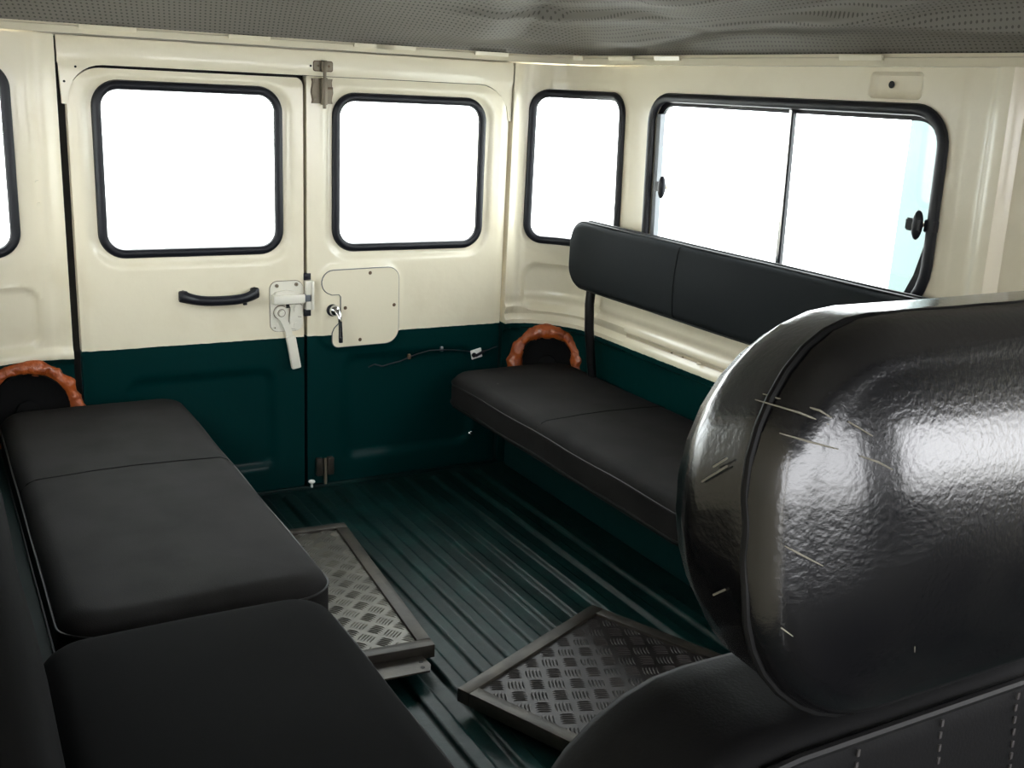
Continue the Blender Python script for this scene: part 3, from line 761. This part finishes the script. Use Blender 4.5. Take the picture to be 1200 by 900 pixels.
# ================================================================== FOAM RINGS ROUND THE CORNER SPEAKERS
def speaker(label, C0, ndir, R0, rt, seed, sq=1.0):
    n = Vector(ndir).normalized(); q = n.to_track_quat('Z', 'Y').to_matrix().to_4x4()
    # local y roughly up
    up = Vector((0, 0, 1)); xx = up.cross(n).normalized(); M = Matrix((xx, up, n)).transposed().to_4x4(); M = Matrix.Translation(C0) @ M
    t = thing('speaker', label, 'speaker', M)
    b = bmesh.new(); rings = []; NA, NB = 120, 20
    for i in range(NA):
        a = 2*pi*i/NA; R_ = []
        l = 1+.32*noise.noise(Vector((cos(a)*2.0+seed, sin(a)*2.0, seed)))+(.75*max(0, .62-sin(a)) if seed < 5 else .5*max(0, cos(a)-.5))
        for k in range(NB):
            c_ = 2*pi*k/NB; v = Vector(((R0+rt*l*cos(c_))*cos(a), (R0+rt*l*cos(c_))*sin(a)*sq, rt*.8*l*sin(c_)))
            dn = noise.noise(v*34+Vector((seed, 0, 0)))*.0060*(.6+.9*abs(cos(a)))+noise.noise(v*85)*.0035
            v += Vector((cos(a)*cos(c_), sin(a)*cos(c_), sin(c_)))*dn; R_.append(b.verts.new(v))
        rings.append(R_)
    for i in range(NA):
        for k in range(NB): b.faces.new((rings[i][k], rings[(i+1) % NA][k], rings[(i+1) % NA][(k+1) % NB], rings[i][(k+1) % NB]))
    fm = obj('foam_ring', b, m_foam, t, smooth=80); fm['label'] = 'lumpy ring of orange sealing foam'
    b = bmesh.new(); cyl(b, (0, 0, -.018), (0, 0, 1), R0-rt*.5, .014, 40); obj('speaker_back', b, m_cone, t)
    b = bmesh.new()   # shallow cone
    pr = [(R0-rt*.72, .010), (R0-rt*.9, .013), (R0-rt*1.15, .006), (R0*.55, -.002), (.03, -.003), (.028, .004), (.004, .008)]
    rr_ = [[b.verts.new((r*cos(2*pi*k/40), r*sq*sin(2*pi*k/40), z)) for k in range(40)] for r, z in pr]
    for A, B in zip(rr_, rr_[1:]):
        for k in range(40): b.faces.new((A[k], A[(k+1) % 40], B[(k+1) % 40], B[k]))
    b.faces.new(rr_[-1]); obj('speaker_cone', b, m_cone, t, smooth=50, recalc=False)
    return t
speaker('black round speaker in orange foam behind the right bench', (.785, -.080, .345), (-.66, -.72, .08), .108, .021, 2.3)
speaker('black round speaker in orange foam behind the left bench', (-.752, -.022, .330), (.12, -1, .1), .116, .017, 7.1)

# ================================================================== CHEQUER PLATES
def tread_plate(label, M, w, d, mt, mf, seed, tabs):
    t = thing('tread_plate', label, 'metal plate', M)
    f = .030
    def bar(x0, x1, y0, y1):
        b = bmesh.new(); box(b, x0, x1, y0, y1, -.026, .004, .002); obj('frame_rail', b, mf, t)
    bar(0, w, -f, 0); bar(0, w, -d, -d+f); bar(0, f, -d+f, -f); bar(w-f, w, -d+f, -f)
    b = bmesh.new(); box(b, f, w-f, -d+f, -f, -.006, -.003); pn = obj('panel', b, mt, t)
    b = bmesh.new(); cs = .041; n = int(max(w, d)/cs)+4
    for i in range(-n, n):
        for j in range(-n, n):
            cx = (i-j)*cs*.7071+w/2; cy = (i+j)*cs*.7071-d/2; ang = pi/4 if (i+j) % 2 else -pi/4
            if not (f-.004 < cx < w-f+.004 and -d+f-.004 < cy < -f+.004): continue
            for k in range(5):
                u = (k-2)*.0072; L = .0172-abs(k-2)*.0008
                ring = []
                for (a, h, bw) in ((-L, -.003, .0), (-L*.5, -.0010, .0019), (L*.5, -.0010, .0019), (L, -.003, 0)):
                    ring.append([(a, u+.0022*(1-(a/L)**2)-bw, h if bw == 0 else -.003), (a, u+.0022*(1-(a/L)**2), h), (a, u+.0022*(1-(a/L)**2)+bw, h if bw == 0 else -.003)])
                def P(p):
                    x = cx+p[0]*cos(ang)-p[1]*sin(ang); y = cy+p[0]*sin(ang)+p[1]*cos(ang)
                    return b.verts.new((min(max(x, f), w-f), min(max(y, -d+f), -f), p[2]))
                A = P(ring[0][1]); Z = P(ring[3][1]); m1 = [P(q) for q in ring[1]]; m2 = [P(q) for q in ring[2]]
                b.faces.new((A, m1[0], m1[1])); b.faces.new((A, m1[1], m1[2])); b.faces.new((m1[0], m2[0], m2[1], m1[1])); b.faces.new((m1[1], m2[1], m2[2], m1[2]))
                b.faces.new((Z, m2[1], m2[0])); b.faces.new((Z, m2[2], m2[1]))
    tp = obj('tread_pattern', b, mt, pn, smooth=20, recalc=False); tp['kind'] = 'stuff'
    if tabs:
        b = bmesh.new(); poly = [(w-.16, -d+.004), (w-.030, -d+.004), (w-.024, -d-.040), (w-.034, -d-.062), (w-.20, -d-.062), (w-.20, -d+.004)]
        v = [b.verts.new((x, y, -.020)) for x, y in poly]; fc = b.faces.new(v); e = bmesh.ops.extrude_face_region(b, geom=[fc])
        for q in e['geom']:
            if isinstance(q, bmesh.types.BMVert): q.co.z += .004
        tb_ = obj('bracket', b, mf, t)
        for x, y in ((w-.040, -d-.024), (w-.044, -d-.046)):
            b = bmesh.new(); cyl(b, (x, y, -.0165), (0, 0, 1), .0048, .001, 14); obj('bolt_hole', b, m_black, tb_)
    return t
# left plate: its right rail runs from (-.022,-.41) to (-.075,-1.09)
a = math.degrees(math.atan2(-.681, -.053))+90
tread_plate('pale worn chequer plate in a steel frame under the left bench', T(-.035, -.425, .058) @ Rz(a*1.0) @ T(-.42, 0, 0), .42, .69, m_tread, m_frame, 1, True)
a2 = math.degrees(math.atan2(.249, .41))
tread_plate('dark chequer plate in a steel frame lying askew on the floor', T(.325, -1.085, .052) @ Rz(a2-8) @ T(-.48, 0, 0), .48, .44, m_treadd, m_frame, 2, False)
for nm, P_ in (('a', 0),):   # white headed peg by the door gap
    bm = bmesh.new(); cyl(bm, (.012, -.022, .010), (0, 0, 1), .004, .018, 12)
    bmesh.ops.create_uvsphere(bm, u_segments=16, v_segments=8, radius=.0105, matrix=T(.012, -.022, .028) @ Matrix.Diagonal((1, 1, .55, 1)))
    pg = obj('door_stop', bm, m_white); tag(pg, 'small white mushroom-headed peg at the foot of the door gap', 'door stop')

# ================================================================== FRONT SEAT WITH HEADREST
fs = thing('front_seat', 'glossy black front seat with worn leather headrest at lower right', 'car seat', T(-.36, -2.43, .0))
# backrest: local x across, local y up, local z towards the front
def upright(x, y, z, tilt): return T(x, y, z) @ Matrix.Rotation(radians(90+tilt), 4, 'X')
c = make_cushion(fs, 'backrest', m_seatb, .56, .62, .125, .145, .03, .012, pipe=False)
set_m(c, upright(-.0, .062, .475, 0))
b = bmesh.new(); P = ring_pts(.56-.02, .62-.02, .14)
tube(b, [(x, y, .124) for x, y in P], .0038, 8, True); obj('piping', b, m_pipe, c)
b = bmesh.new()
for x in (-.16, -.075, .01, .095, .18):
    for k in range(60):
        y = .300-k*.010; zz = crown_z(min(.31-abs(y), .28-abs(x)), .56, .125, .03, .012)
        if min(.31-abs(y), .28-abs(x)) < .02: continue
        box(b, x-.0012, x+.0012, y-.0028, y+.0028, zz, zz+.0012)
st = obj('stitching', b, m_stitch, c); st['kind'] = 'stuff'
for x in (-.07, .07):
    b = bmesh.new(); cyl(b, (x, .0, .76), (0, 0, 1), .007, .07, 12); obj('headrest_post', b, m_chrome, fs)
hr = bmesh.new(); cushion(hr, .47, .270, .118, .100, .030, .016, .004, rb=.035, rcb=.141)
h = obj('headrest', hr, m_leather, fs, smooth=60); h['label'] = 'worn glossy black leather headrest, cracked at the seams'
set_m(h, upright(.052, .048, .9195, -7.5))
b = bmesh.new(); P = ring_pts(.47-.004, .270-.004, .100); tube(b, [(x, y, .092+.001*sin(i)) for i, (x, y) in enumerate(P)], .0030, 8, True); obj('piping', b, m_seam, h)

# pale cracks in the headrest leather
for q in [[(-0.225, 0.088), (-0.211, 0.082), (-0.194, 0.074)], [(-0.219, 0.091), (-0.2, 0.083), (-0.192, 0.078)], [(-0.181, 0.075), (-0.165, 0.065)], [(-0.222, 0.07), (-0.208, 0.065), (-0.189, 0.059)], [(-0.175, 0.054), (-0.162, 0.049), (-0.151, 0.043)], [(-0.222, 0.002), (-0.214, -0.003), (-0.197, -0.013)], [(-0.222, -0.05), (-0.215, -0.056)], [(-0.116, -0.081), (-0.114, -0.086)]]:
    b = bmesh.new(); pts = []
    for x, y in q:
        # distance to the rounded outline
        qx, qy = abs(x)-.235+.10, abs(y)-.135+.10
        d = -(min(max(qx, qy), 0)+math.hypot(max(qx, 0), max(qy, 0))-.10)
        z = .088+math.sqrt(max(0, .03**2-max(0, .03-d)**2)) if d < .03 else crown_z(d, .270, .118, .03, .016)
        pts.append((x, y, z+noise.noise(Vector((x*5, y*5+.270, z*3)))*.004))
    tube(b, pts, .0007, 6, nrm=(0, 0, 1), scale=[.5, 1, .5] if len(pts) == 3 else [.8, .5]); obj('leather_crack', b, m_scuff, h)
# cracks on the side gusset
for yz in [[(-.030, .045), (-.014, .036), (.0, .030)], [(-.012, .050), (.004, .042)], [(-.004, -.035), (.006, -.042)]]:
    b = bmesh.new(); tube(b, [(-.2342, y, .075-(y-yz[0][1])*-1.6) for x, y in yz], .0007, 6, nrm=(1, 0, 0)); obj('leather_crack', b, m_scuff, h)
# scattered dark specks on the right bench and pale crumbs on the left one
for x, y, r, m, par, zz in [(-.08, .44, .004, m_mark, rb, .3575), (-.03, .50, .003, m_mark, rb, .3575), (-.14, .40, .003, m_mark, rb, .3575), (-.12, .30, .0035, m_mark, rb, .3575), (.02, .40, .002, m_mark, rb, .3575), (-.10, -.47, .005, m_mark, rb, .3575), (-.02, -.30, .002, m_mark, rb, .3575), (.05, -.26, .003, m_white, lb, .3590), (.02, -.19, .002, m_white, lb, .3590)]:
    b = bmesh.new(); bmesh.ops.create_icosphere(b, subdivisions=1, radius=r, matrix=T(x, y, zz) @ Matrix.Diagonal((1.3, .8, .35, 1))); obj('speck' if m is m_mark else 'crumb', b, m, par)
